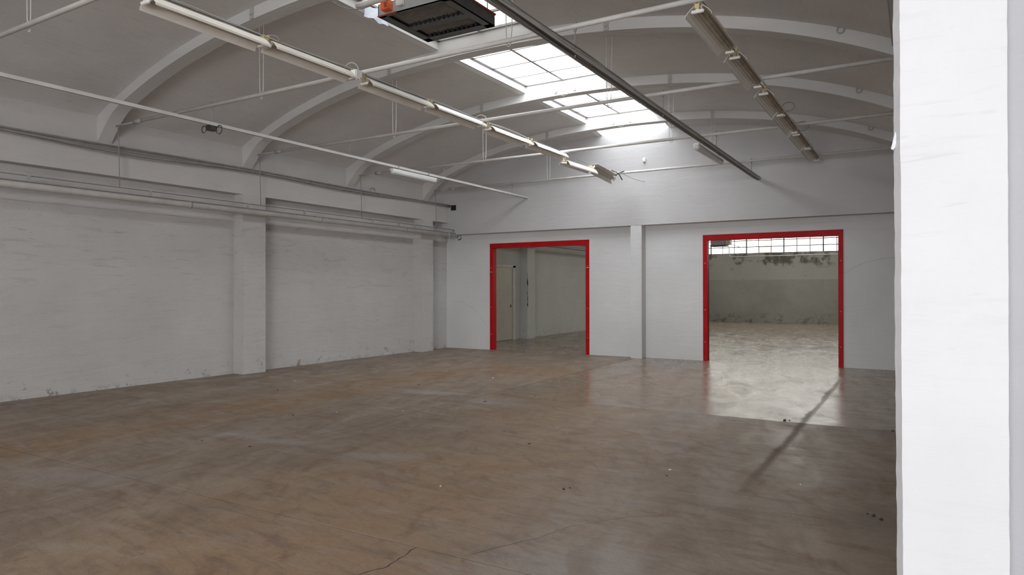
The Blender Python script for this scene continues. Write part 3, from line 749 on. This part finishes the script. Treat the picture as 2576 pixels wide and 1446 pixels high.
# white junction box on the tie at the left row
jb = tag(empty('junction_box', (-5.80, 6.13, 4.195)), 'white cubic junction box on the tie rod between the left row lights', 'junction box')
boxobj('body', m_box, (-.045, .045, -.055, .055, -.055, .04), jb, .008)
boxobj('lid', m_box, (-.038, .038, -.064, -.055, -.045, .032), jb, .003)
tubeobj('cable_gland', m_holder, [(0, .0, -.055), (0, 0, -.075)], .014, jb)

# ------------------------------------------------------------------ gas heater under the first skylight
hx0, hx1, hy0, hy1, hz = -5.88, -4.78, 6.60, 7.62, 5.05
ht = tag(empty('ceiling_heater', ((hx0 + hx1) / 2, (hy0 + hy1) / 2, hz)), 'dark grey overhead radiant heater with corrugated underside at the top edge', 'heater')
w, d = (hx1 - hx0) / 2, (hy1 - hy0) / 2
bm = bmesh.new(); bw = .11
box(bm, -w, w, -d, -d + .05, 0, .012); box(bm, -w, w, d - bw, d, 0, .012); box(bm, -w, -w + bw, -d, d, 0, .012); box(bm, w - bw, w, -d, d, 0, .012)
box(bm, -w, w, d - .012, d, 0, .15); box(bm, -w, -w + .012, -d, d, 0, .15); box(bm, w - .012, w, -d, d, 0, .15)
mesh_obj('frame', bm, m_heater, ht)
boxobj('front_panel', m_heater_face, (-w, w, -d, -d + .012, .0, .16), ht)
boxobj('cross_bar', m_heater, (-w + .1, w - .1, -.01, .10, .004, .05), ht)
boxobj('top_plate', m_black, (-w + .01, w - .01, -d + .01, d - .01, .14, .155), ht)
for ya, yb2 in ((-d + .05, -.01), (.10, d - bw)):
    bm = bmesh.new(); n = 96; A = []; B = []
    for i in range(n + 1):
        x = -w + .10 + (2 * w - .20) * i / n; z = .05 + .007 * math.sin(i / n * 2 * math.pi * 16)
        A.append(bm.verts.new((x, ya, z))); B.append(bm.verts.new((x, yb2, z)))
    for i in range(n): bm.faces.new((A[i], A[i + 1], B[i + 1], B[i]))
    mesh_obj('corrugated_sheet', bm, m_sheet, ht, True)
    bm = bmesh.new()
    for i in range(12):
        cx = -w + .14 + (2 * w - .28) * i / 11
        bmesh.ops.create_uvsphere(bm, u_segments=8, v_segments=6, radius=.029, matrix=Matrix.Translation((cx, yb2 - .01, .040)))
    mesh_obj('burner_tips', bm, m_black, ht, True)
boxobj('top_lip', m_redlip, (w - .004, w + .02, -d, d, .145, .165), ht)
boxobj('top_lip', m_redlip, (-w, -w + .3, -d - .012, -d + .004, -.002, .012), ht)
vb = boxobj('gas_valve', m_orange, (-w + .12, -w + .24, -d - .10, -d, .03, .16), ht, .008)
boxobj('cover_plate', m_redlip, (-w + .185, -w + .225, -d - .105, -d - .10, .05, .11), vb)
boxobj('switch_box', m_box, (-w + .33, -w + .43, -d - .06, -d, .06, .16), ht, .01)
for sx in (-1, 1):
    for sy in (-1, 1): tubeobj('suspension_rod', m_wire_dark, [(sx * (w - .05), sy * (d - .1), .15), (sx * (w - .05), sy * (d - .1), .45)], .006, ht, 6)
tag(tubeobj('supply_pipe', m_steel, [(-6.14, 6.50, 5.215), (-6.0, 6.50, 5.212), (-5.43, 6.49, 5.215), (-4.6, 6.48, 5.22)], .04), 'white supply pipe running to the overhead heater', 'pipe')
tag(tubeobj('loose_cable', m_cable, catenary((-6.42, 6.32, 5.27), (-5.93, 6.5, 5.17), .07), .009), 'thin cable drooping left of the overhead heater', 'cable')
bm = bmesh.new()
G = [[bm.verts.new((-6.50 + .02 * math.sin(i * 1.7 + j) + .05 * j / 4, 6.98 + i * .075, 5.52 - .05 * j + .012 * math.sin(i * 2 + j))) for j in range(5)] for i in range(7)]
for i in range(6):
    for j in range(4): bm.faces.new((G[i][j], G[i + 1][j], G[i + 1][j + 1], G[i][j + 1]))
pf = mesh_obj('bluish_sheet', bm, m_duct, None, True); tag(pf, 'crumpled bluish sheet hanging left of the heater', 'plastic film')  # pale bluish crumpled sheet at the left side of the skylight shaft

# ------------------------------------------------------------------ pipe, conduit and cable runs on the left wall
wp = tag(empty('wall_pipe', (-10.90, YF, 3.09)), 'thick white horizontal pipe along the left wall', 'pipe')
LP = YB - .25 - YF
bm = bmesh.new(); tube(bm, [(0, 0, 0), (0, LP, 0)], .056, 14); mesh_obj('pipe_body', bm, m_steel, wp, True)
for k in range(4):
    y = [7.4, 10.4, 13.2, 15.0][k] - YF
    bm = bmesh.new(); tube(bm, [(0, y - .03, 0), (0, y + .03, 0)], .064, 14); mesh_obj('coupling', bm, m_steel_grey, wp, True)
boxobj('top_shadow_strip', m_wire_dark, (-.02, .03, 0, LP, .054, .066), wp)  # dark strip imitating the shadow line above the pipe
for y in (6.7, 8.61, 10.0, 12.06, 12.98, 13.59, 14.27, 15.2, 4.9, 3.0):
    bm = bmesh.new(); box(bm, -.015, .015, y - YF - .018, y - YF + .018, .04, .15)
    mesh_obj('bracket', bm, m_steel_grey, wp)
pts = [(0, LP, 0), (0, LP + .12, 0), (.02, LP + .2, -.02), (.02, LP + .2, -.10), (0, LP + .1, -.14)]
tubeobj('end_hook', m_cable_black, [(.0, LP + .0, .05), (0, LP + .18, .05), (.0, LP + .26, .0), (.0, LP + .24, -.08), (0, LP + .10, -.11)], .01, wp, 6)
cd = tag(tubeobj('wall_conduit', m_wire_dark, [(-10.93, YF, 3.235), (-10.93, YB - .1, 3.245)], .008, None, 6), 'thin dark conduit just above the thick wall pipe', 'conduit')
ordn = ['farthest behind', 'second farthest behind', 'behind the camera', 'behind the camera at the first bay', 'at the picture edge', 'leftmost in view', 'second in view, at the pilaster', 'third from the left', 'nearest the corner']
for k, y in enumerate(TIES):
    tag(tubeobj('drop_rod', m_wire_dark, [(-11.02, y + .01, ZT - .03), (-11.0, y + .01, ZT - .2), (-10.97, y + .01, 3.24)], .008, None, 6), 'thin vertical rod from tie rod to wall conduit, ' + ordn[k], 'rod')
# bundle of dark cables high on the wall
cr = tag(empty('cable_run', (-11.07, YF, 3.86)), 'bundle of dark cables running high along the left wall', 'cable run')
for i in range(6):
    rnd = random.Random(i); pts = []
    n = 80
    for s in range(n + 1):
        y = (YU - YF) * s / n; yw = y + YF
        spread = .012 + .020 * (0.5 + .5 * math.sin(yw * 1.15 + .4)) * max(.2, min(1, (15 - yw) / 8))
        pts.append((.012 * (i % 2) + .004 * math.sin(y * 2 + i), y, .062 - i * spread + .012 * math.sin(y * .8 + i * .3)))
    bm = bmesh.new(); tube(bm, pts, .011 if i < 4 else .008, 6); mesh_obj('cable', bm, [m_cable_mid, m_cable, m_cable_mid][i % 3], cr, True)
hole = boxobj('wall_hole_box', m_black, (-11.02, -10.87, YU - .03, YU + .01, 3.78, 3.92)); tag(hole, 'small black box on the end wall where the cable run ends', 'box')
tag(tubeobj('short_wire', m_cable, [(-11.24, 12.3, 3.95), (-11.2, 12.33, 4.03), (-11.2, 12.42, 4.04), (-11.22, 12.5, 3.95)], .008, None, 6), 'short wire stub sticking up from the wall beam', 'wire')

# small things on the end wall and on the rib faces
sn = tag(empty('alarm_sensor', (-5.51, YU, 4.62)), 'small cream motion sensor high on the end wall', 'sensor')
boxobj('body', m_holder, (-.035, .035, -.05, 0, -.055, .055), sn, .012); boxobj('lens', m_cream, (-.025, .025, -.058, -.05, -.05, -.02), sn)
for k, (y, lab) in enumerate(((11.55, 'white wire bracket on the rib under the six pane skylight'), (14.37, 'white wire bracket on the rib under the third skylight'))):
    br = tag(empty('wire_bracket', (XC + .06, y - .01, 5.35)), lab, 'bracket', 'wire brackets below the skylights')
    tubeobj('bar', m_steel, [(-.20, -.02, -.03), (.20, -.02, .0)], .007, br, 6)
    for s in (-.2, .2): boxobj('fixing_plate', m_steel_grey, (s - .02, s + .02, -.03, .01, -.06, .03), br)
    tubeobj('wire', m_wire_dark, [(-.11 + .0, -.02, -.02)] + [(.11 * math.cos(a), -.03, -.02 + .11 * math.sin(a)) for a in [math.pi + i * math.pi / 8 for i in range(1, 9)]], .0045, br, 6)
# curved scratch lines on the end wall, scored by swinging doors
def scratch(pts):
    P = []
    for a, b2 in zip(pts, pts[1:]): P += [(a[0] + (b2[0] - a[0]) * t / 4, YB - .0005, a[1] + (b2[1] - a[1]) * t / 4) for t in range(4)]
    P.append((pts[-1][0], YB - .0005, pts[-1][1]))
    tubeobj('scratch', m_scr, P, .0022, wb, 4)
scratch([(-11.16, 1.29), (-10.85, 1.27), (-10.56, 1.14), (-10.25, .90), (-10.01, .56)])
scratch([(-1.34, 1.93), (-1.15, 2.06), (-.93, 2.16), (-.66, 2.22), (-.39, 2.24)])

# ------------------------------------------------------------------ debris on the floor
base = None
def chunk(x, y, s, m, lab, grp):
    rnd = random.Random(int((x * 131 + y * 17) * 100)); bm = bmesh.new()
    bmesh.ops.create_icosphere(bm, subdivisions=1, radius=s)
    for v in bm.verts: v.co = Vector((v.co.x * 1.5, v.co.y * .8, max(-s * .35, v.co.z * .55))) * rnd.uniform(.75, 1.2)
    zmin = min(v.co.z for v in bm.verts)
    for v in bm.verts: v.co.z -= zmin
    o = mesh_obj('debris_chip', bm, m); o.location = (x, y, 0); o.rotation_euler = (0, 0, rnd.uniform(0, 3)); tag(o, lab, 'debris', grp)
OWN = {(-2.47, 4.97): 'largest dark chip of the close pair in the middle of the foreground floor', (-2.44, 5.02): 'smaller dark chip of the close pair in the middle foreground',
       (-1.43, 8.94): 'dark chip on the floor joint at the edge of the shiny patch', (-1.38, 8.97): 'small crumb beside the dark chip on the joint of the shiny patch',
       (-.29, 5.49): 'middle dark chip of three lying left of the pillar foot', (-.24, 5.43): 'dark chip of three closest to the bright pillar', (-.33, 5.52): 'smallest dark chip of the three left of the pillar',
       (-.27, 8.89): 'dark chip on the floor joint right beside the bright pillar edge'}
DK = 'small dark chip of debris lying on the concrete floor'; LT = 'tiny pale crumb of plaster lying on the concrete floor'
for x, y, s in ((-2.47, 4.97, .016), (-2.44, 5.02, .011), (-3.5, 6.24, .013), (-5.91, 4.69, .013), (-5.38, 8.3, .015), (-6.59, 4.62, .010), (-.29, 5.49, .017), (-.24, 5.43, .015), (-.33, 5.52, .009), (-1.88, 5.77, .010), (-4.06, 6.66, .010), (-1.43, 8.94, .022), (-1.38, 8.97, .013), (-.27, 8.89, .02), (-6.92, 6.15, .012), (-8.9, 7.6, .014), (-7.3, 9.2, .014), (-5.0, 9.1, .013)):
    chunk(x, y, s, m_cable_black, OWN.get((x, y), DK), 'dark debris chips on the floor')
for x, y, s in ((-3.37, 4.53, .009), (-9.5, 8.48, .014), (-4.32, 9.83, .014), (-1.92, 5.98, .010), (-.85, 6.06, .009), (-6.6, 6.6, .010), (-8.0, 8.2, .011), (-5.9, 7.1, .009), (-10.2, 7.4, .012), (-6.7, 10.6, .013)):
    chunk(x, y, s, m_box, LT, 'pale debris crumbs on the floor')
